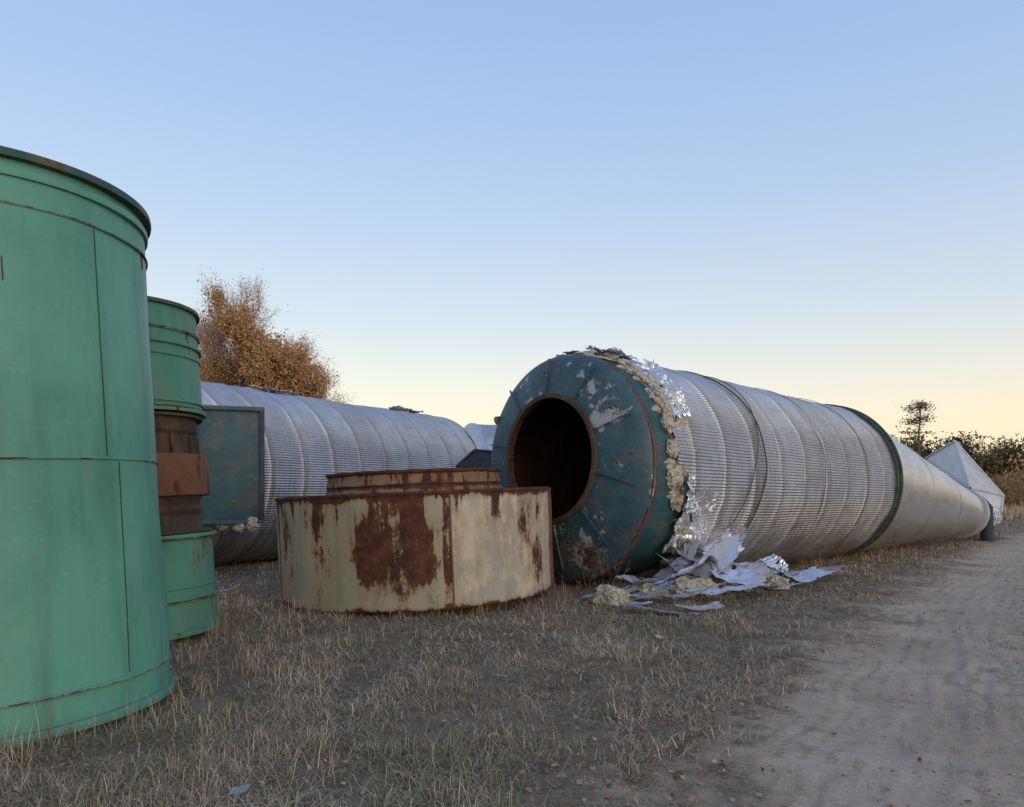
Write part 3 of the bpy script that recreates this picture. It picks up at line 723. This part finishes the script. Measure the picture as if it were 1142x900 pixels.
def bare(name,loc,H,seed,col=(.50,.34,.24),wd=1.):
    random.seed(seed); t=Tree(); sp=dict(wob=.10,up=.12,bark=col,depth=4,side=2,fwd=1.1,leafdepth=0,leaves=1,cols=[(.52,.33,.2),(.45,.27,.15)],spread=.2,lsz=.09)
    top=Vector((0,0,0)); r=H*.010; n=9
    for i in range(n):
        q=top+Vector((random.gauss(0,.08),random.gauss(0,.08),H*.92/n)); t.seg(top,q,r*(1-i/n*.85),r*(1-(i+1)/n*.85),col,6); top=q
        if i>=2:
            for _ in range(3):
                a=random.uniform(0,6.28); t.branch(q,Vector((math.cos(a)*.6*wd,math.sin(a)*.6*wd,.75)).normalized(),H*.24*(1.15-i/n*.6),r*.32,3,sp)
    t.make(name,loc)
bare('bare_birch_tree',(-17.1,47,0),12.5,5)
bare('bare_birch_tree',(-12.7,47,0),8.5,9)
bare('bare_birch_tree',(-14.4,48,0),9.8,14)
bare('bare_birch_tree',(-19.4,48,0),11.,12)
random.seed(3); t=Tree(); top=Vector((0,0,0))
for i in range(8):
    q=top+Vector((random.gauss(0,.12),0,1.5)); t.seg(top,q,.2-.017*i,.2-.017*(i+1),(.15,.11,.08),6); top=q
    if i>=5:
        for _ in range(9):
            a=random.uniform(0,6.28); L_=random.uniform(.5,2.6)*(1 if i<7 else .6); e=q+Vector((math.cos(a)*L_,math.sin(a)*L_,random.uniform(-.4,.7))); t.seg(q,e,.05,.02,(.13,.09,.06),3)
            for _ in range(50 if i>5 else 18):
                f=random.uniform(.3,1.1); t.leaf(q.lerp(e,f)+Vector([random.gauss(0,.36),random.gauss(0,.36),random.gauss(0,.22)]),random.uniform(.2,.42),random.choice([(.12,.115,.06),(.16,.135,.07),(.24,.17,.09)]))
t.make('pine_tree',(49.4,90,0))
def mass(name,centres,cols):
    Vs=[];Cs=[]
    for (x,y,h,w_,ci,n,lsz) in centres:
        k=rng.integers(5,10); cl=np.stack([rng.normal(0,w_*.33,k),rng.normal(0,w_*.33,k),rng.uniform(.10,.90,k)*h],1)
        which=rng.integers(0,k,n); P=cl[which]+rng.normal(0,1,(n,3))*np.array([w_*.22,w_*.22,h*.13]); P[:,2]=np.clip(P[:,2],0.05,h*1.05)
        P=P+np.array([x,y,0]); u=rng.normal(0,1,(n,3)); u/=np.linalg.norm(u,axis=1)[:,None]; v2=rng.normal(0,1,(n,3)); v2/=np.linalg.norm(v2,axis=1)[:,None]
        s=rng.uniform(.5,1.3,n)[:,None]*lsz
        Vs.append(np.stack([P,P+u*s,P+v2*s],1).reshape(-1,3))
        c=np.array(cols[ci%len(cols)]); cb=c*rng.uniform(.6,1.3,k)[which][:,None]*rng.uniform(.8,1.2,n)[:,None]; Cs.append(np.repeat(cb,3,axis=0))
    V=np.concatenate(Vs); F=np.arange(len(V)).reshape(-1,3); return mesh_np(name,V,F,mat_leaf,np.concatenate(Cs))
cs=[]
for i in range(420):
    x=-190+i*.93+rng.normal(0,1.5); y=118+rng.normal(0,8)-abs(x)*.05
    vis=38<x<105
    cs.append((x,y,rng.uniform(6.6,9.4)*(1.12 if rng.random()<.12 else 1),rng.uniform(3.,4.6),int(rng.integers(0,5)),1300 if vis else 220,.42 if vis else .8))
for i in range(60):
    x=rng.uniform(40,100); cs.append((x,rng.uniform(104,118),rng.uniform(6.5,9.8),rng.uniform(3,4.5),int(rng.integers(0,5)),1200,.42))
mass('distant_treeline',cs,[(.085,.09,.05),(.12,.115,.06),(.24,.16,.085),(.075,.085,.045),(.30,.20,.11)])
cs=[]
for i in range(230):
    x=rng.uniform(-80,110); y=rng.uniform(62,84)
    cs.append((x,y,rng.uniform(1.6,3.4),rng.uniform(1.5,3.2),int(rng.integers(0,4)),300 if x<35 else 600,.26))
for i in range(34): cs.append((rng.uniform(40,62),rng.uniform(54,64),rng.uniform(2.2,4.6),rng.uniform(1.5,2.6),int(rng.integers(0,4)),600,.2))
mass('autumn_brush',cs,[(.50,.30,.13),(.42,.27,.13),(.56,.36,.18),(.28,.2,.10)])
n=50000; y=rng.uniform(44,70,n); x=rng.uniform(-70,85,n)
V_,F_,C_=blades(n,(x,y),rng.uniform(.3,1.1,n),rng.uniform(.03,.07,n),rng.uniform(.05,.7,n),(.40,.28,.17),(.66,.50,.32))
mesh_np('straw_field',V_,F_,mat_grass,C_)
print('done')
